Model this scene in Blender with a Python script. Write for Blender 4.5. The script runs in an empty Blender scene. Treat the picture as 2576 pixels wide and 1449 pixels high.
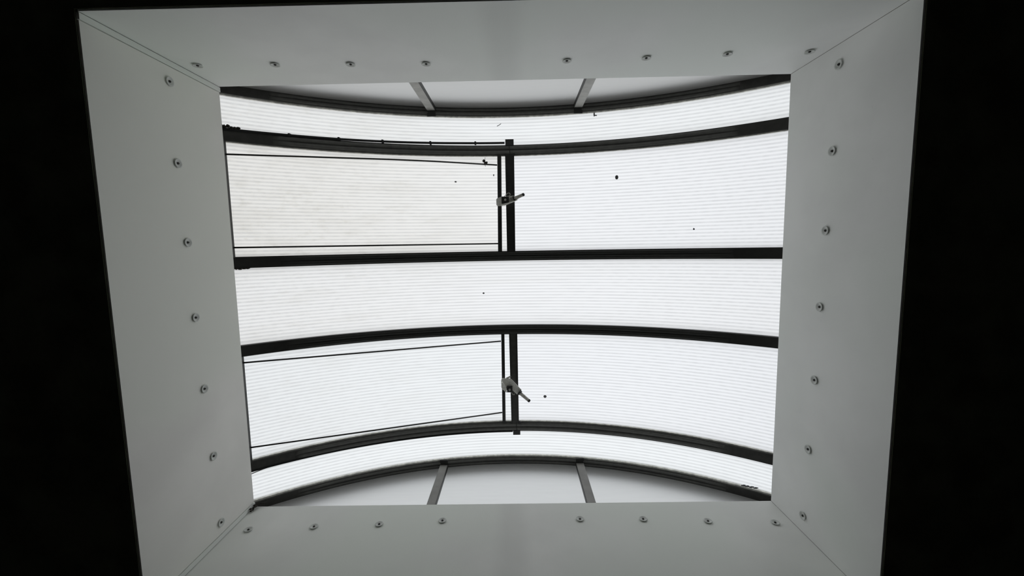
import bpy, bmesh, math, random
from mathutils import Vector, Matrix
random.seed(7)
scn = bpy.context.scene
COL = scn.collection
Z0 = 3.30                      # height of the top of the light shaft above the floor
HX, HY = 1.2, 0.941            # half sizes of the shaft
SH = 0.5663                    # depth of the shaft
AP, RR = 0.65748, 2.2623       # rise of the vault above the shaft and its radius
XE = 1.43                      # half width of the vault
ZC = Z0 + AP - RR

# ------------------------------------------------------------------ materials
def nt(name):
    m = bpy.data.materials.new(name); m.use_nodes = True
    t = m.node_tree; t.nodes.clear()
    o = t.nodes.new('ShaderNodeOutputMaterial')
    return m, t, o
def N(t, kind, **kw):
    n = t.nodes.new(kind)
    for k, v in kw.items():
        if k in n.inputs.keys(): n.inputs[k].default_value = v
        else: setattr(n, k, v)
    return n
def math_(t, op, a, b=None, c=None, clamp=False):
    n = t.nodes.new('ShaderNodeMath'); n.operation = op; n.use_clamp = clamp
    for i, v in enumerate((a, b, c)):
        if v is None: continue
        if isinstance(v, (int, float)): n.inputs[i].default_value = v
        else: t.links.new(v, n.inputs[i])
    return n.outputs[0]
def mixc(t, f, a, b):
    n = t.nodes.new('ShaderNodeMix'); n.data_type = 'RGBA'
    for i, v in ((0, f), (6, a), (7, b)):
        if isinstance(v, (int, float)): n.inputs[i].default_value = v
        elif isinstance(v, tuple): n.inputs[i].default_value = (*v, 1)
        else: t.links.new(v, n.inputs[i])
    return n.outputs[2]
def noise(t, vec, sx, sy, sz, scale=1.0, detail=3.0, rough=.5):
    mp = N(t, 'ShaderNodeMapping'); mp.inputs['Scale'].default_value = (sx, sy, sz)
    t.links.new(vec, mp.inputs[0])
    n = N(t, 'ShaderNodeTexNoise'); n.inputs['Scale'].default_value = scale
    n.inputs['Detail'].default_value = detail; n.inputs['Roughness'].default_value = rough
    t.links.new(mp.outputs[0], n.inputs['Vector']); return n.outputs[0]
def ramp(t, v, lo, hi, a=0.0, b=1.0):
    n = N(t, 'ShaderNodeMapRange'); n.interpolation_type = 'SMOOTHSTEP'
    n.inputs[1].default_value = lo; n.inputs[2].default_value = hi
    n.inputs[3].default_value = a; n.inputs[4].default_value = b
    t.links.new(v, n.inputs[0]); return n.outputs[0]

def metal_mat(name, col, rough=.5, var=.25, metallic=0.0, scale=40):
    m, t, o = nt(name)
    g = N(t, 'ShaderNodeNewGeometry')
    f = noise(t, g.outputs['Position'], 1, 1, 1, scale, 4)
    c = mixc(t, ramp(t, f, .3, .7), tuple(x * (1 - var) for x in col), tuple(min(1, x * (1 + var)) for x in col))
    b = N(t, 'ShaderNodeBsdfPrincipled'); t.links.new(c, b.inputs['Base Color'])
    b.inputs['Roughness'].default_value = rough; b.inputs['Metallic'].default_value = metallic
    t.links.new(b.outputs[0], o.inputs[0]); return m

def wall_mat(name, col, mid_band=False):
    m, t, o = nt(name)
    g = N(t, 'ShaderNodeNewGeometry'); P = g.outputs['Position']
    f = noise(t, P, 1, 1, 1, 3.2, 4)
    c = mixc(t, ramp(t, f, .3, .7), tuple(x * .95 for x in col), tuple(x * 1.04 for x in col))
    h = noise(t, P, 1, 1, 1, 1.3, 2)
    c = mixc(t, ramp(t, h, .38, .62), c, (col[0] * .97, col[1] * 1.0, col[2] * .97))
    d = noise(t, P, 1, 1, 1, 26, 4, .6)
    c = mixc(t, ramp(t, d, .70, .80, 0, .18), c, tuple(x * .72 for x in col))
    if mid_band:       # vertical band down the middle, slightly darker with soft edges
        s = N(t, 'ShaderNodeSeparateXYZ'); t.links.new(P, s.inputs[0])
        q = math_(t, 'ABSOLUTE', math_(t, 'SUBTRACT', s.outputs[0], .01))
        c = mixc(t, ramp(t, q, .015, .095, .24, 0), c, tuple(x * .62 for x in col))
    b = N(t, 'ShaderNodeBsdfPrincipled'); t.links.new(c, b.inputs['Base Color'])
    b.inputs['Roughness'].default_value = .55
    b.inputs['Specular IOR Level'].default_value = .25
    bp = N(t, 'ShaderNodeBump'); bp.inputs['Strength'].default_value = .10; bp.inputs['Distance'].default_value = .002
    t.links.new(noise(t, P, 1, 1, .35, 160, 3), bp.inputs['Height']); t.links.new(bp.outputs[0], b.inputs['Normal'])
    t.links.new(b.outputs[0], o.inputs[0]); return m

def poly_mat(name, dirt, col=(.91, .915, .925), axis=1, pitch=.0183, depth=.30, warm=(.80, .775, .73), xr=(-1.3, .3)):
    """twin-wall polycarbonate: light passes through diffusely; the inner webs show as fine lines"""
    m, t, o = nt(name)
    g = N(t, 'ShaderNodeNewGeometry'); P = g.outputs['Position']
    s = N(t, 'ShaderNodeSeparateXYZ'); t.links.new(P, s.inputs[0])
    fr = math_(t, 'FRACT', math_(t, 'MULTIPLY', s.outputs[axis], 1 / pitch))
    tri = math_(t, 'ABSOLUTE', math_(t, 'SUBTRACT', fr, .5))
    brk = ramp(t, noise(t, P, 5, 60, 60, 1, 2), .3, .7, .65, 1.0)
    ln = math_(t, 'MULTIPLY', ramp(t, tri, .12, .34, 1, 0), brk)
    f = noise(t, P, 1.1, 9, 9, 1, 5, .55)
    f2 = noise(t, P, 2.2, 38, 38, 1, 4, .6)
    wgt = ramp(t, s.outputs[0], xr[0], xr[1], 1, .25)
    st = math_(t, 'MULTIPLY', math_(t, 'ADD', math_(t, 'MULTIPLY', ramp(t, f, .42, .75), .40), math_(t, 'MULTIPLY', ramp(t, f2, .5, .8), .45)), wgt)
    st = math_(t, 'MULTIPLY', st, dirt, clamp=True)
    base = math_(t, 'MULTIPLY', wgt, dirt * .75, clamp=True)
    c = mixc(t, base, col, warm)
    c = mixc(t, st, c, (warm[0] * .78, warm[1] * .77, warm[2] * .74))
    c = mixc(t, math_(t, 'MULTIPLY', ln, depth), c, (.30, .30, .31))
    tr = N(t, 'ShaderNodeBsdfTranslucent'); t.links.new(c, tr.inputs[0])
    df = N(t, 'ShaderNodeBsdfDiffuse'); df.inputs[0].default_value = (.6, .6, .6, 1)
    mx = N(t, 'ShaderNodeMixShader'); mx.inputs[0].default_value = .06
    t.links.new(tr.outputs[0], mx.inputs[1]); t.links.new(df.outputs[0], mx.inputs[2])
    t.links.new(mx.outputs[0], o.inputs[0]); return m

M = dict(
    dark=metal_mat('dark_aluminium', (.050, .049, .044), .55, .18),
    bead=metal_mat('dark_aluminium_flute', (.125, .125, .115), .5, .12),
    dark_shaded=metal_mat('shaded_dark_aluminium', (.022, .022, .019), .55, .15),  # same metal on the two middle arches, their dimmer light put into the colour
    bead_shaded=metal_mat('shaded_dark_flute', (.034, .034, .031), .5, .1),  # flutes of the middle arches, darkened in the colour the same way
    black=metal_mat('black_frame', (.020, .020, .018), .5, .2),
    gasket=metal_mat('grey_gasket', (.80, .79, .73), .6, .25),
    mull=metal_mat('mill_aluminium', (.24, .235, .22), .5, .12, 0, 12),
    bright=metal_mat('bare_aluminium', (.42, .415, .39), .45, .12, 0, 20),
    latch=metal_mat('latch_aluminium', (.93, .91, .84), .5, .12, 0, 90),
    rod=metal_mat('latch_rod_metal', (.55, .53, .48), .4, .2, .0, 90),
    rubber=metal_mat('black_rubber', (.012, .012, .012), .6, .2),
    debris=metal_mat('dry_debris', (.035, .032, .025), .9, .5, 0, 200),
    spot=metal_mat('grey_spot', (.10, .10, .105), .9, .3, 0, 200),
    fleck=metal_mat('pale_speck', (.22, .22, .23), .9, .3, 0, 200),
    wash=metal_mat('painted_washer', (.62, .64, .61), .5, .06),
    head=metal_mat('screw_metal', (.035, .035, .03), .4, .3, .3),
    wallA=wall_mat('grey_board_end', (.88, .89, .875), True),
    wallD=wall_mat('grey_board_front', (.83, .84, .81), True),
    wallB=wall_mat('grey_board_left', (.84, .83, .795)),
    wallC=wall_mat('grey_board_right', (.84, .85, .83)),
    strip=wall_mat('grey_corner_strip', (.80, .82, .79)),
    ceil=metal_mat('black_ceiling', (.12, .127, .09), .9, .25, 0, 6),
    floor=metal_mat('dark_floor', (.30, .29, .27), .8, .25, 0, 4),
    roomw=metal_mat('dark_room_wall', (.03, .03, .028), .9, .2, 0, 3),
    roof=metal_mat('roof_felt', (.30, .30, .30), .9, .2, 0, 12),
)
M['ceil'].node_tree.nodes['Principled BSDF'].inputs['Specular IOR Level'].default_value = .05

# ------------------------------------------------------------------ helpers
def tag(o, label=None, cat=None, group=None, kind=None):
    if label: o['label'] = label
    if cat: o['category'] = cat
    if group: o['group'] = group
    if kind: o['kind'] = kind
    return o
def empty(name, loc, label, cat, group=None):
    o = bpy.data.objects.new(name, None); COL.objects.link(o); o.location = loc
    o.empty_display_size = .05
    return tag(o, label, cat, group)
def obj(name, bm, mat, parent=None, smooth=False, origin=None):
    """link a bmesh given in world coordinates as one object, its origin moved to a sensible point"""
    bmesh.ops.recalc_face_normals(bm, faces=bm.faces)
    if parent is not None: org = Vector(parent.matrix_basis.translation)
    elif origin is not None: org = Vector(origin)
    else:
        cs = [v.co for v in bm.verts]
        org = Vector((sum(c.x for c in cs) / len(cs), sum(c.y for c in cs) / len(cs), min(c.z for c in cs)))
    if parent is not None and parent.parent is not None:
        org = org + Vector(parent.parent.matrix_basis.translation)
    bmesh.ops.translate(bm, verts=bm.verts, vec=-org)
    me = bpy.data.meshes.new(name); bm.to_mesh(me); bm.free()
    me.materials.append(mat)
    if smooth:
        for p in me.polygons: p.use_smooth = True
    o = bpy.data.objects.new(name, me); COL.objects.link(o)
    if parent is None: o.location = org
    else: o.parent = parent
    return o
def box(bm, x0, x1, y0, y1, z0, z1):
    v = [bm.verts.new((x, y, z)) for z in (z0, z1) for y in (y0, y1) for x in (x0, x1)]
    for f in ((0, 1, 3, 2), (4, 5, 7, 6), (0, 1, 5, 4), (2, 3, 7, 6), (0, 2, 6, 4), (1, 3, 7, 5)):
        bm.faces.new([v[i] for i in f])
    return v
def B(*a):
    bm = bmesh.new(); box(bm, *a); return bm
def prism(bm, pts, z0, z1):
    a = [bm.verts.new((x, y, z0)) for x, y in pts]; b = [bm.verts.new((x, y, z1)) for x, y in pts]
    bm.faces.new(a); bm.faces.new(b)
    n = len(pts)
    for i in range(n): bm.faces.new((a[i], a[(i + 1) % n], b[(i + 1) % n], b[i]))
def arc(x, off=0.0):
    """point on the vault at lateral x, lifted by off along the normal"""
    a = math.asin(max(-1, min(1, x / RR)))
    return Vector(((RR + off) * math.sin(a), 0, ZC + (RR + off) * math.cos(a)))
def sweep(bm, prof, x0, x1, n=48, scale=None):
    """prof = closed list of (y, off) swept along the vault from x0 to x1"""
    rings = []
    for i in range(n + 1):
        u = i / n; x = x0 + (x1 - x0) * u
        k = scale(u) if scale else 1.0
        rings.append([bm.verts.new((arc(x, o * k).x, y, arc(x, o * k).z)) for y, o in prof])
    m = len(prof)
    for i in range(n):
        for j in range(m):
            bm.faces.new((rings[i][j], rings[i][(j + 1) % m], rings[i + 1][(j + 1) % m], rings[i + 1][j]))
    bm.faces.new(rings[0]); bm.faces.new(rings[-1])
def tube(bm, pts, r, seg=8):
    pts = [Vector(p) for p in pts]; rings = []
    for i, p in enumerate(pts):
        d = (pts[min(i + 1, len(pts) - 1)] - pts[max(i - 1, 0)]).normalized()
        up = Vector((0, 0, 1)) if abs(d.z) < .9 else Vector((1, 0, 0))
        a = d.cross(up).normalized(); b = d.cross(a)
        rr = r[i] if isinstance(r, (list, tuple)) else r
        rings.append([bm.verts.new(p + (a * math.cos(t) + b * math.sin(t)) * rr) for t in [2 * math.pi * k / seg for k in range(seg)]])
    for i in range(len(rings) - 1):
        for j in range(seg):
            bm.faces.new((rings[i][j], rings[i][(j + 1) % seg], rings[i + 1][(j + 1) % seg], rings[i + 1][j]))
    bm.faces.new(rings[0]); bm.faces.new(rings[-1])
def blob(bm, c, r, jag=.3, seed=0, sub=2):
    rnd = random.Random(seed)
    g = bmesh.ops.create_icosphere(bm, subdivisions=sub, radius=1)
    for v in g['verts']:
        k = 1 + rnd.uniform(-jag, jag)
        v.co = Vector((c[0] + v.co.x * r[0] * k, c[1] + v.co.y * r[1] * k, c[2] + v.co.z * r[2] * k))
def lathe(bm, prof, seg=28):
    rings = [[bm.verts.new((r * math.cos(t), r * math.sin(t), z)) for t in [2 * math.pi * k / seg for k in range(seg)]] if r > 1e-6
             else [bm.verts.new((0, 0, z))] for r, z in prof]
    for A_, B_ in zip(rings, rings[1:]):
        for j in range(seg):
            if len(A_) == 1: bm.faces.new((A_[0], B_[j], B_[(j + 1) % seg]))
            elif len(B_) == 1: bm.faces.new((A_[j], A_[(j + 1) % seg], B_[0]))
            else: bm.faces.new((A_[j], A_[(j + 1) % seg], B_[(j + 1) % seg], B_[j]))
def S(name, bm, mat): return tag(obj(name, bm, mat), kind='structure')

# ------------------------------------------------------------------ the room and the light shaft
S('floor', B(-4, 4, -4, 4, -.06, 0), M['floor'])
for n, a in (('wall_room_left', (-4.1, -4, -4, 4)), ('wall_room_right', (4, 4.1, -4, 4)),
             ('wall_room_back', (-4.1, 4.1, -4.1, -4)), ('wall_room_front', (-4.1, 4.1, 4, 4.1))):
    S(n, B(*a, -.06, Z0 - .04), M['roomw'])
zc = Z0 - SH
def ring(bm, ix, iy, ox, oy, z0, z1, cy=0.0):
    box(bm, -ox, -ix, -oy + cy, oy + cy, z0, z1); box(bm, ix, ox, -oy + cy, oy + cy, z0, z1)
    box(bm, -ix, ix, -oy + cy, -iy + cy, z0, z1); box(bm, -ix, ix, iy + cy, oy + cy, z0, z1)
bm = bmesh.new()
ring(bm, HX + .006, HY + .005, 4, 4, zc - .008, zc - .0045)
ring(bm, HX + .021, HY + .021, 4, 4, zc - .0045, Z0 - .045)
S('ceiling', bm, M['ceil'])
bm = bmesh.new(); ring(bm, HX + .021, HY + .021, 4.1, 4.1, Z0 - .045, Z0 - .015)
S('roof', bm, M['roof'])
bm = bmesh.new()      # upstand the vault sits on
box(bm, -1.49, -1.40, -1.13, 1.19, Z0 - .015, Z0 + .158); box(bm, 1.40, 1.49, -1.13, 1.19, Z0 - .015, Z0 + .158)
box(bm, -1.40, 1.40, -1.13, -1.035, Z0 - .015, Z0 + .13); box(bm, -1.40, 1.40, 1.098, 1.19, Z0 - .015, Z0 + .13)
S('trim_1', bm, M['mull'])
th = .018
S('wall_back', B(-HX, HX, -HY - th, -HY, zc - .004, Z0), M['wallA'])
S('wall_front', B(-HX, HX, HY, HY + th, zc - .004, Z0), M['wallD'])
S('wall_left', B(-HX - th, -HX, -HY + .0235, HY - .0235, zc - .004, Z0), M['wallB'])
S('wall_right', B(HX, HX + th, -HY + .0012, HY - .0012, zc - .004, Z0), M['wallC'])
S('trim_2', B(-HX - th, -HX + .0025, -HY + .0024, -HY + .0212, zc - .004, Z0 + .004), M['strip'])
S('trim_3', B(-HX - th, -HX + .0025, HY - .0212, HY - .0024, zc - .004, Z0 + .004), M['strip'])

# ------------------------------------------------------------------ arched ribs
RIB = [(-1.0187, .0424), (-.8035, .0551), (-.1917, .0551), (.2538, .0551), (.8631, .0551), (1.0823, .0424)]
rib_label = [
    'dark fluted end arch at the top of the photo, against the upper end panels',
    'dark fluted arch carrying the clipped black cable, second from the photo\'s top',
    'nearly straight dark arch just above the middle of the vault',
    'gently curved dark arch just below the middle of the vault',
    'dark fluted arch with grey upper lip, between the lower hatch and the lowest roof strip',
    'dark fluted end arch along the bottom edge of the vault, above the lower end panels']
for i, ((y, w), lab) in enumerate(zip(RIB, rib_label)):
    root = empty('arched_rib', (0, y, Z0 + .158), lab, 'roof rib', 'arched ribs of the rooflight')
    h = w / 2
    bm = bmesh.new(); sweep(bm, [(y - h, 0), (y + h, 0), (y + h, .009), (y - h, .009)], -XE, XE, 64)
    obj('rib_bar', bm, M['dark_shaded' if i in (2, 3) else 'dark'], root)
    bm = bmesh.new(); gl, gh = (h + .001, h + .001) if i in (2, 3) else ((h - .001, h + (.008, .0045)[i]) if i < 2 else (h + (.0055, .009)[i - 4], h - .001))
    sweep(bm, [(y - gl, .009), (y + gh, .009), (y + gh, .023), (y - gl, .023)], -XE, XE, 64)
    tag(obj('gasket', bm, M['black'] if i in (2, 3) else M['gasket'], root), 'grey edge gasket')
    for s in (-1, 1):
        c = y + s * w * .235; q = w * .185
        prof = [(c + q * math.cos(a), -.0055 * math.sin(a) - .0002) for a in [math.pi * k / 8 for k in range(9)]]
        bm = bmesh.new()
        sweep(bm, prof, -1.175, 1.165, 60, lambda u: max(.03, min(1, u / .035, (1 - u) / .035)))
        obj('flute', bm, M['bead_shaded' if i in (2, 3) else 'bead'], root, True)
    bm = bmesh.new(); sweep(bm, [(y - h + .004, .021), (y + h - .004, .021), (y + h - .004, .045), (y - h + .004, .045)], -XE, XE, 48)
    obj('outer_cap', bm, M['mull'], root)
    if i in (0, 5):  # unseen skirt hung outside, added to shade the tops of the end panels
        s = -1 if i == 0 else 1
        ya, yb = y + s * (h + .002), y + s * (h + .075)
        bm = bmesh.new(); sweep(bm, [(ya, .045), (yb, .045), (yb, .049), (ya, .049)], -XE, XE, 48)
        sweep(bm, [(yb, .047), (yb + s * .003, .047), (yb + s * .003, -.085), (yb, -.085)], -XE, XE, 48)
        obj('shade_flashing', bm, M['mull'], root)

# ------------------------------------------------------------------ roof sheets
def sheet_bm(x0, x1, y0, y1, n=40, off=.024):
    bm = bmesh.new(); rows = []
    for i in range(n + 1):
        p = arc(x0 + (x1 - x0) * i / n, off)
        rows.append((bm.verts.new((p.x, y0, p.z)), bm.verts.new((p.x, y1, p.z))))
    for a, b in zip(rows, rows[1:]): bm.faces.new((a[0], b[0], b[1], a[1]))
    return bm
def edge(i, s): return RIB[i][0] + s * (RIB[i][1] / 2 - .006)
GP = 'translucent roof sheets of the vault'
sheets = [
    (-1.44, 1.44, edge(0, 1), edge(1, -1), .62, (.91, .92, .93), 'translucent ribbed roof sheet forming the narrow top strip, dirtier at its left end'),
    (.016, 1.44, edge(1, 1), edge(2, -1), .22, (.90, .90, .915), 'translucent ribbed sheet right of the upper latch post, with a round dark spot'),
    (-1.44, 1.44, edge(2, 1), edge(3, -1), .55, (.915, .915, .93), 'full-width translucent ribbed roof sheet between the two middle arches'),
    (.020, 1.44, edge(3, 1), edge(4, -1), .10, (.90, .905, .925), 'translucent ribbed sheet right of the lower latch post, with a small grey spot'),
    (-1.44, 1.44, edge(4, 1), edge(5, -1), .14, (.93, .945, .955), 'clean white translucent ribbed roof sheet forming the narrow bottom strip'),
]
for i, (x0, x1, y0, y1, d, c, lab) in enumerate(sheets):
    o = obj('roof_sheet', sheet_bm(x0, x1, y0, y1), poly_mat('ribbed_polycarbonate_%d' % i, d, c), None, True)
    tag(o, lab, 'roof sheet', GP)

# ------------------------------------------------------------------ opening hatches (left halves of two bays)
def hatch(y0, y1, ypost, stile, rods, dirt, col, lab):
    root = empty('roof_hatch', (-1.345, (y0 + y1) / 2, Z0 + .214), lab, 'roof hatch', 'opening hatches of the rooflight')
    obj('pane', sheet_bm(-1.44, ypost, y0, y1), poly_mat('ribbed_polycarbonate_hatch', dirt, col), root, True)
    (xa, xb, ya), (xc, xd, yb) = stile
    bm = bmesh.new(); prism(bm, [(xa, ya), (xb, ya), (xd, yb), (xc, yb)], Z0 + .654, Z0 + .668)
    obj('stile', bm, M['black'], root)
    bm = bmesh.new(); sweepz = arc(-1.352, 0)
    box(bm, -1.372, -1.338, y0 + .004, y1 - .004, sweepz.z - .012, sweepz.z + .010)
    obj('hinge_rail', bm, M['black'], root)
    for pts in rods:
        bm = bmesh.new(); tube(bm, [(x, y, Z0 + z) for x, y, z in pts], .0042, 8)
        obj('tie_rod', bm, M['black'], root, True)
    return root
h1 = hatch(edge(1, 1), edge(2, -1), .016, ((-.0555, -.0324, -.776), (-.0626, -.039, -.2195)),
           [[(-1.350, -.7119, .2125), (-.62, -.722, .455), (-.40, -.7235, .535), (-.058, -.7188, .652)],
            [(-1.350, -.2662, .2125), (-.0605, -.2654, .652)]],
           .95, (.90, .893, .888), 'large translucent roof hatch left of the upper post, brownish with dirt')
h2 = hatch(edge(3, 1), edge(4, -1), .020, ((-.0541, -.0349, .2815), (-.0576, -.038, .8355)),
           [[(-1.350, .3118, .2125), (-.057, .3221, .652)], [(-1.345, .7586, .214), (-.0585, .7692, .652)]],
           .25, (.895, .91, .925), 'clean translucent roof hatch left of the lower post, below the middle arches')

def latch(parent, o, ux, uy, plate, flange, block, bolt, ring_pts, tie, collar, rod, zb=.602):
    """o = world x,y of the plate corner; lists are in steps of ux, uy metres from there"""
    T = lambda a, b: (o[0] + a * ux, o[1] + b * uy)
    z = Z0 + zb
    bm = bmesh.new(); prism(bm, [T(*p) for p in plate], z + .016, z + .020)
    prism(bm, [T(*p) for p in flange], z - .004, z + .016)
    cx = sum(T(*p)[0] for p in plate[:4]) / 4
    box(bm, T(3, 0)[0], T(11, 0)[0], T(0, block[1] + 3)[1], T(0, block[3] - 3)[1], z + .020, Z0 + .655)
    root = obj('latch', bm, M['latch'], parent)
    P0 = Vector(parent.location)
    def sub(n, b, m, sm=False):
        for v in b.verts: v.co -= P0
        bmesh.ops.recalc_face_normals(b, faces=b.faces)
        me = bpy.data.meshes.new(n); b.to_mesh(me); b.free(); me.materials.append(m)
        if sm:
            for p in me.polygons: p.use_smooth = True
        q = bpy.data.objects.new(n, me); COL.objects.link(q); q.parent = root; return q
    a0, b0, a1, b1 = block
    bm = bmesh.new(); x0, y0 = T(a0, b0); x1, y1 = T(a1, b1); box(bm, x0, x1, y0, y1, z - .002, z + .016)
    sub('lock_case', bm, M['black'])
    bm = bmesh.new(); x, y = T(*bolt); tube(bm, [(x, y, z - .008), (x, y, z)], [.006, .007], 10)
    sub('bolt', bm, M['rod'], True)
    bm = bmesh.new(); tube(bm, [(*T(a, b), z + .002) for a, b in ring_pts], .0018, 6)
    sub('wire_hook', bm, M['rod'], True)
    bm = bmesh.new(); prism(bm, [T(*p) for p in tie], z + .012, z + .018)
    sub('link_arm', bm, M['rod'])
    bm = bmesh.new(); tube(bm, [(*T(*collar[0]), z + .008), (*T(*collar[1]), z + .007)], .0155, 6)
    sub('collar', bm, M['black'])
    p, q = Vector((*T(*rod[0]), z + .004)), Vector((*T(*rod[1]), z - .012))
    e = p.lerp(q, .84)
    bm = bmesh.new(); tube(bm, [p, e], [.0105, .0092], 14); sub('handle', bm, M['rod'], True)
    f = (q - p).normalized() * .004
    bm = bmesh.new(); tube(bm, [e, q - f, q], [.0094, .0094, .006], 14); sub('handle_tip', bm, M['rubber'], True)
    return root
latch(h1, (-.0651, -.525), .00228, .00227,
      plate=[(0, 2), (4, -1), (14, -4), (43, -6), (46, -5), (55, 3), (40, 10), (15, 19), (2, 19), (0, 16)],
      flange=[(14, 15.5), (32, 12), (52, 5.5), (54, 6), (37, 12.5), (22, 18.5), (15, 19)],
      block=(13.5, -3, 32, 14), bolt=(23, 5),
      ring_pts=[(21, -4), (25, -8), (29, -11.5), (33, -12), (35.5, -9.5), (35, -6.5), (32, -4)],
      tie=[(30, 2), (43, -4), (45, 1), (32, 8)], collar=[(43, 3), (47, 1.5)], rod=[(46, 2), (71, -7.5)])
latch(h2, (-.0598, .549), .002355, .00248,
      plate=[(0, 8), (1, 0), (4, -3), (14, -2), (24, -2), (30, 3), (52, 27), (50, 35), (40, 38), (28, 27), (16, 28), (10, 24), (1, 15)],
      flange=[(1, 7), (4, 5), (14, 20), (14, 30), (10, 28), (1, 18)],
      block=(15, 16, 29, 30), bolt=(22, 23),
      ring_pts=[(24, 27), (27, 32), (30, 36), (33, 37), (34, 34)],
      tie=[(13, -4), (24, -9), (26, -6), (15, -1)], collar=[(46, 31), (49, 34)], rod=[(48, 33), (73, 52)])

# ------------------------------------------------------------------ posts between ribs
def post(xa, xb, xc, xd, y0, y1, br, lab):
    root = empty('latch_post', ((xa + xb) / 2, (y0 + y1) / 2, Z0 + .6555), lab, 'frame bar', 'short cross bars beside the hatches')
    bm = bmesh.new(); prism(bm, [(xa, y0), (xb, y0), (xd, y1), (xc, y1)], Z0 + .6555, Z0 + .678)
    obj('post_bar', bm, M['dark'] if y0 > 0 else M['black'], root)
    bm = bmesh.new()
    prism(bm, [(xa - .001, y0), (xa + .007, y0), (xc + .007, y1), (xc - .001, y1)], Z0 + .652, Z0 + .6555)
    prism(bm, [(xb - .006, y0), (xb + .001, y0), (xd + .001, y1), (xd - .006, y1)], Z0 + .652, Z0 + .6555)
    obj('edge_bead', bm, M['black'], root)
    x0, x1, ya, yb = br
    bm = bmesh.new(); box(bm, x0, x1, min(ya, yb), max(ya, yb), Z0 + .652, Z0 + .676)
    obj('end_bracket', bm, M['black'], root)
    s = 1 if y0 < 0 else -1
    ye = y0 if y0 < 0 else y1
    bm = bmesh.new(); tube(bm, [(x1 + .001, ye + s * .006, Z0 + .650), (x1 + .001, ye + s * .006, Z0 + .668)], .007, 8)
    obj('bolt', bm, M['black'], root)
    yr = RIB[1][0] if y0 < 0 else RIB[4][0]
    xm = (x0 + x1) / 2
    bm = bmesh.new(); tube(bm, [(xm - .003, yr - .030, Z0 + .6505), (xm, yr, Z0 + .650), (xm + .003, yr + .030, Z0 + .6505)], .0018, 6)
    obj('binding_wire', bm, M['rubber'], root)
post(-.0093, .0414, -.0083, .0388, edge(1, 1), edge(2, -1), (-.0076, .0406, -.8627, RIB[1][0] - .024),
     'thick black cross bar right of the upper hatch, between second and third arches')
post(-.006, .0421, -.0012, .0430, edge(3, 1), edge(4, -1), (.0071, .0515, RIB[4][0] + .024, .9138),
     'thick dark cross bar right of the lower hatch, between fourth and fifth arches')

# ------------------------------------------------------------------ cables along the ribs
def cable(pts, r, lab, clips):
    o = obj('cable', None or _tube(pts, r), M['rubber'], None, True)
    tag(o, lab, 'cable')
    for c in clips:
        b = bmesh.new(); p = Vector(c)
        box(b, p.x - .0045, p.x + .0045, p.y - .0085, p.y + .0085, p.z - .008, p.z + .012)
        for v in b.verts: v.co -= o.location
        bmesh.ops.recalc_face_normals(b, faces=b.faces)
        me = bpy.data.meshes.new('cable_clip'); b.to_mesh(me); b.free(); me.materials.append(M['rubber'])
        q = bpy.data.objects.new('cable_clip', me); COL.objects.link(q); q.parent = o
def _tube(pts, r):
    b = bmesh.new(); tube(b, pts, r, 8); return b
cp = []
for k in range(33):
    x = -1.36 + (1.36 - .012) * k / 32
    y = -.8290 - .0145 * min(1, (k / 32) ** .7 * 1.15)
    a = arc(x, -.002); cp.append((a.x, y, a.z))
def cab_at(x):
    return min(cp, key=lambda p: abs(p[0] - x))
cable(cp, .0062, 'thin black cable clipped along the second arch, from the left wall to the upper post',
      [cab_at(x) for x in (-1.1125, -.9048, -.7052, -.4502, -.1868)])
cp2 = []
for k in range(33):
    x = -1.36 + (1.36 + .005) * k / 32; a = arc(x, -.002)
    cp2.append((a.x, .8865 + .0065 * math.sin(math.pi * (k / 32) * .62), a.z))
cable(cp2, .0042, 'thin black cable lying along the lower edge of the fifth arch', [])

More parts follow.
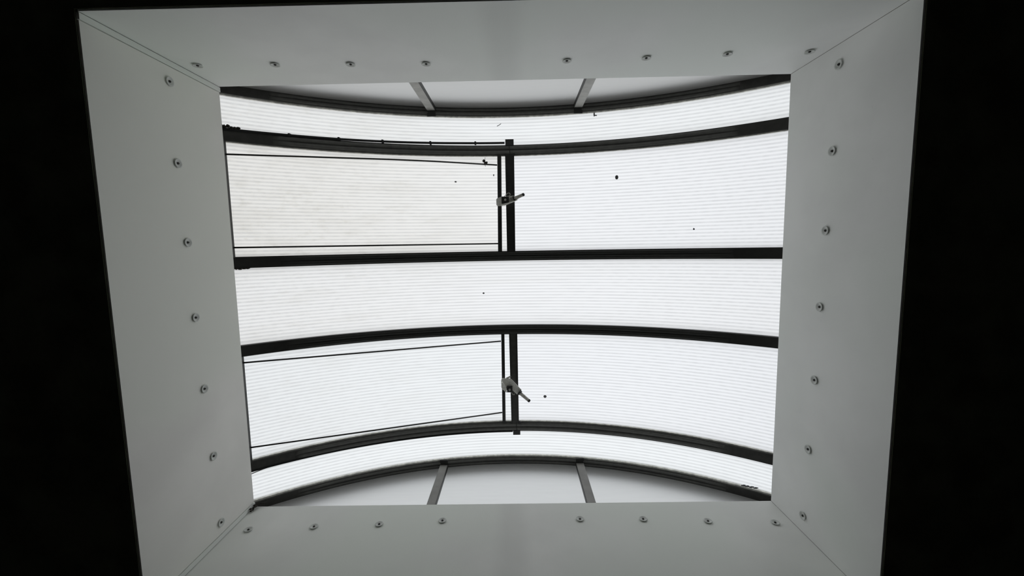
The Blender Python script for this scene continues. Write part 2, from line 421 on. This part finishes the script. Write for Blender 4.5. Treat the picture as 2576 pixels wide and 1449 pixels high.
# ------------------------------------------------------------------ gables
def gable_sheet(x0, x1, y, n=16):
    bm = bmesh.new(); rows = []
    for i in range(n + 1):
        x = x0 + (x1 - x0) * i / n
        rows.append((bm.verts.new((x, y, Z0 + .12)), bm.verts.new((x, y, max(Z0 + .125, arc(x, .03).z)))))
    for a, b in zip(rows, rows[1:]): bm.faces.new((a[0], b[0], b[1], a[1]))
    return bm
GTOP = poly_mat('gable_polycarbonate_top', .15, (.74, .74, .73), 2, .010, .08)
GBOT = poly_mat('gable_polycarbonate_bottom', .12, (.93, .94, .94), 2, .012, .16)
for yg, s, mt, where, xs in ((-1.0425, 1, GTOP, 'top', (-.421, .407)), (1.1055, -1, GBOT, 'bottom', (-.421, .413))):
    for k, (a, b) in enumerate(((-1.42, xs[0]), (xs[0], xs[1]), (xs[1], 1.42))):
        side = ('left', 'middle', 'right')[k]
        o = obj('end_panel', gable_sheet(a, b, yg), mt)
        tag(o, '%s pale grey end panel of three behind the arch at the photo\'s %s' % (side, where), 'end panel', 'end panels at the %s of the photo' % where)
    for k, x in enumerate(xs):
        side = ('left', 'right')[k]
        root = empty('mullion', (x, yg, Z0 + .13), 'grey metal %s upright between the end panels at the photo\'s %s' % (side, where), 'mullion', 'uprights of the end panels')
        y0, y1 = sorted((yg + s * .004, yg + s * (.024 if s > 0 else .026)))
        zt = min(arc(x - .022, 0).z, arc(x + .022, 0).z) - .001
        bm = bmesh.new(); box(bm, x - .0225, x + .0225, y0, y1, Z0 + .13, zt)
        obj('upright_bar', bm, M['bright'] if where == 'top' else M['mull'], root)
        xi = x + (.0235 if x < 0 else -.0235)
        bm = bmesh.new(); box(bm, xi - .0015, xi + .0015, y0, y1 + (.001 if s > 0 else 0), Z0 + .13, zt)  # thin black strip along the inner side of each bar
        tag(obj('dark_edge', bm, M['black'], root), 'thin dark inner edge')
        bm = bmesh.new(); yc = yg + s * .036
        box(bm, x - .024, x + .024, min(yc - .020, yc + .020), max(yc - .020, yc + .020), zt - .004, zt + .004)
        obj('foot_plate', bm, M['black'], root)

# ------------------------------------------------------------------ screws with wide washers
def screw_proto():
    root = bpy.data.objects.new('washer_screw', None); COL.objects.link(root); root.empty_display_size = .02
    bm = bmesh.new()
    lathe(bm, [(.0140, -.0004), (.0150, .0010), (.0176, .0044), (.0168, .0058), (.0135, .0048), (.0085, .0026), (.0062, .0020), (0, .0020)])
    bmesh.ops.recalc_face_normals(bm, faces=bm.faces)
    me = bpy.data.meshes.new('washer'); bm.to_mesh(me); bm.free(); me.materials.append(M['wash'])
    for p in me.polygons: p.use_smooth = True
    w = bpy.data.objects.new('washer', me); COL.objects.link(w); w.parent = root
    bm = bmesh.new(); lathe(bm, [(.0044, .0012), (.0046, .0040), (.0040, .0052), (.0024, .0054), (.0020, .0040), (0, .0040)], 12)
    bmesh.ops.recalc_face_normals(bm, faces=bm.faces)
    me = bpy.data.meshes.new('screw_head'); bm.to_mesh(me); bm.free(); me.materials.append(M['head'])
    w = bpy.data.objects.new('screw_head', me); COL.objects.link(w); w.parent = root
    return root
rows = {
    'top': [(-1.1289, -.2109), (-.8434, -.2027), (-.5648, -.1916), (-.2832, -.1803), (.2467, -.18), (.5419, -.1882), (.8338, -.2058), (1.1315, -.2099)],
    'bottom': [(-1.1217, -.1643), (-.8471, -.1483), (-.5686, -.1373), (-.2976, -.1181), (.3025, -.1173), (.5756, -.1218), (.8473, -.1394), (1.1244, -.1542)],
    'left': [(-.8632, -.2638), (-.5748, -.2614), (-.2848, -.2501), (.0038, -.2461), (.2906, -.236), (.5767, -.2214), (.8688, -.2142)],
    'right': [(-.8685, -.2676), (-.5718, -.2591), (-.2859, -.2481), (.0025, -.2397), (.2912, -.2342), (.58, -.2206), (.868, -.2123)]}
ords = ['first', 'second', 'third', 'fourth', 'fifth', 'sixth', 'seventh', 'eighth']
proto = screw_proto(); first = True
for wall, pts in rows.items():
    for k, (a, z) in enumerate(pts):
        if first: o = proto; first = False
        else:
            o = proto.copy(); COL.objects.link(o)
            for ch in list(proto.children):
                c = ch.copy(); COL.objects.link(c); c.parent = o
        if wall == 'top': o.location = (a, -HY, Z0 + z); o.rotation_euler = (-math.pi / 2, 0, 0)
        if wall == 'bottom': o.location = (a, HY, Z0 + z); o.rotation_euler = (math.pi / 2, 0, 0)
        if wall == 'left': o.location = (-HX, a, Z0 + z); o.rotation_euler = (0, math.pi / 2, 0)
        if wall == 'right': o.location = (HX, a, Z0 + z); o.rotation_euler = (0, -math.pi / 2, 0)
        frm = 'from the left' if wall in ('top', 'bottom') else 'from the top'
        lab = 'grey washer screw, %s %s in the row on the %s shaft wall' % (ords[k], frm, wall)
        if k == len(pts) - 1:
            lab = 'grey washer screw at the %s end of the row on the %s shaft wall' % ('right' if wall in ('top', 'bottom') else 'bottom', wall)
        tag(o, lab, 'screw', 'washer screws along the %s shaft wall' % wall)

# ------------------------------------------------------------------ small things stuck on the sheets and ribs
def spot(name, x, y, rx, ry, mat, lab, cat, jag=.15, seed=1, dz=.010):
    p = arc(x, dz); p.y = y
    bm = bmesh.new(); blob(bm, p, (rx, ry, .003), jag, seed)
    return tag(obj(name, bm, mat, None, True), lab, cat)
spot('dirt_spot', .6154, -.6255, .0095, .0125, M['spot'], 'round dark grey spot on the sheet right of the upper post', 'dirt spot', .08, 2, .018)
spot('dirt_spot', .206, .6763, .0095, .0095, M['fleck'], 'small round grey spot on the sheet right of the lower post', 'dirt spot', .08, 3, .018)
spot('dirt_speck', .9933, -.3228, .0045, .0055, M['spot'], 'tiny grey speck on the sheet just above the third arch, far right', 'dirt spot', .2, 4, .018)
spot('dirt_speck', -.2998, -.6289, .0065, .004, M['fleck'], 'tiny grey speck on the dirty hatch, left of the dead insect', 'dirt spot', .3, 5, .018)
spot('dirt_speck', -.0795, -.665, .0035, .006, M['fleck'], 'tiny grey speck on the dirty hatch beside the thin hatch stile', 'dirt spot', .3, 6, .018)
spot('dirt_speck', -.155, .030, .006, .005, M['fleck'], 'faint tiny speck in the middle of the central roof sheet', 'dirt spot', .3, 8, .018)
bm = bmesh.new(); x, y = -.1299, -.742; p = arc(x, .012)
blob(bm, (x - .004, y - .004, p.z), (.009, .008, .006), .35, 11)
blob(bm, (x + .006, y + .009, p.z), (.010, .011, .006), .35, 12)
for d in ((-.016, -.008), (.003, -.024), (.016, .004), (.004, .028), (-.010, .006)):
    tube(bm, [(x, y, p.z), (x + d[0] * .6, y + d[1] * .6, p.z - .004), (x + d[0], y + d[1], p.z)], .0011, 5)
tag(obj('dead_insect', bm, M['debris']), 'small dead black insect stuck on the dirty hatch near the upper post', 'insect')
bm = bmesh.new(); x, y = .4998, -.977; p = arc(x, .016)
blob(bm, (x - .002, y - .004, p.z), (.004, .012, .003), .3, 14)
blob(bm, (x + .008, y + .002, p.z), (.007, .003, .003), .3, 15)
tag(obj('dry_leaf', bm, M['spot']), 'tiny dark leaf fragment on the top strip beside the end arch', 'leaf')
bm = bmesh.new(); x, y = -.0425, -.950; p = arc(x, .018)
tube(bm, [(x - .012, y + .007, p.z), (x, y + .001, p.z + .001), (x + .012, y - .007, p.z)], .0018, 6)
tag(obj('dry_twig', bm, M['fleck']), 'tiny slanting twig on the top roof strip above the upper post', 'twig')
bm = bmesh.new(); x, y = 1.2573, 1.047
for k in range(4): q = arc(x + (k - 1.5) * .016, .010); blob(bm, (q.x, y - .0015 * k, q.z), (.013, .004, .003), .3, 20 + k)
tag(obj('dry_leaf', bm, M['spot']), 'small dark leaf lying on the lower end arch near the right wall', 'leaf')
bm = bmesh.new()
for k in range(7): q = arc(-1.362 + k * .0115, -.002); blob(bm, (q.x, -.842 + (.004 if k > 3 else 0) + random.uniform(-.002, .002), q.z), (.010, .010 - k * .0006, .006), .3, 30 + k)
tag(obj('moss_clump', bm, M['debris']), 'dark mossy clump on the left end of the second arch', 'moss')
bm = bmesh.new()
for k in range(5): q = arc(-1.352 + k * .013, -.001); blob(bm, (q.x, -.1605 + random.uniform(-.002, .002), q.z), (.010, .0045, .005), .35, 40 + k)
tag(obj('moss_clump', bm, M['debris']), 'thin mossy crumbs under the left end of the third arch', 'moss')
bm = bmesh.new()
pts = []
for k in range(9):
    q = arc(-1.352 + k * .0095, -.002); pts.append((q.x, (.901) - .012 * math.sin(k / 8 * 1.5), q.z))
tube(bm, pts, .0022, 6)
tag(obj('dry_twig', bm, M['debris']), 'curved dark twig below the left end of the fifth arch', 'twig')
bm = bmesh.new()
for k in range(9): blob(bm, (-HX + .012 + random.uniform(-.006, .010), HY - .010 + random.uniform(-.005, .003), Z0 - .045 + k * .006), (.006, .004, .006), .4, 50 + k, 1)
for k in range(6):
    a = Vector((-HX + .008, HY - .012, Z0 - .02 + .004 * k)); d = Vector((random.uniform(.01, .06), random.uniform(-.012, .006), random.uniform(0, .03)))
    tube(bm, [a, a + d * .5 + Vector((0, 0, .008)), a + d], .0010, 5)
tag(obj('leaf_litter', bm, M['debris']), 'dark leaf litter and cobweb in the lower left corner of the shaft', 'debris', kind='stuff')

# ------------------------------------------------------------------ light: an overcast sky
w = bpy.data.worlds.new('overcast_sky'); scn.world = w; w.use_nodes = True
t = w.node_tree; t.nodes.clear()
ow = t.nodes.new('ShaderNodeOutputWorld'); bg = t.nodes.new('ShaderNodeBackground')
tc = t.nodes.new('ShaderNodeTexCoord'); sp = t.nodes.new('ShaderNodeSeparateXYZ')
t.links.new(tc.outputs['Generated'], sp.inputs[0])
rp = t.nodes.new('ShaderNodeValToRGB')
rp.color_ramp.elements[0].position = .0; rp.color_ramp.elements[0].color = (.80, .83, .86, 1)
rp.color_ramp.elements[1].position = .7; rp.color_ramp.elements[1].color = (.97, .99, 1.0, 1)
t.links.new(sp.outputs[2], rp.inputs[0]); t.links.new(rp.outputs[0], bg.inputs[0])
bg.inputs[1].default_value = 1.14
t.links.new(bg.outputs[0], ow.inputs[0])

# ------------------------------------------------------------------ camera: held below the shaft, looking up
cam = bpy.data.cameras.new('camera'); co = bpy.data.objects.new('camera', cam); COL.objects.link(co)
R = [[0.99979777, 0.01786185, 0.00923965], [-0.01684819, 0.99483544, -0.10009286], [-0.01097978, 0.09991694, 0.99493520]]
m = Matrix(((R[0][0], -R[1][0], -R[2][0]), (R[0][1], -R[1][1], -R[2][1]), (R[0][2], -R[1][2], -R[2][2]))).to_4x4()
m.translation = Vector((.04346, -.24921, Z0 - 1.82688)); co.matrix_world = m
cam.sensor_width = 36; cam.lens = 1049.38 / 2576 * 36; cam.clip_start = .02
scn.camera = co
scn.view_settings.view_transform = 'Standard'; scn.view_settings.look = 'None'
scn.view_settings.exposure = 0; scn.view_settings.gamma = 1
scn.cycles.max_bounces = 10; scn.cycles.diffuse_bounces = 7
scn.cycles.sample_clamp_indirect = 4
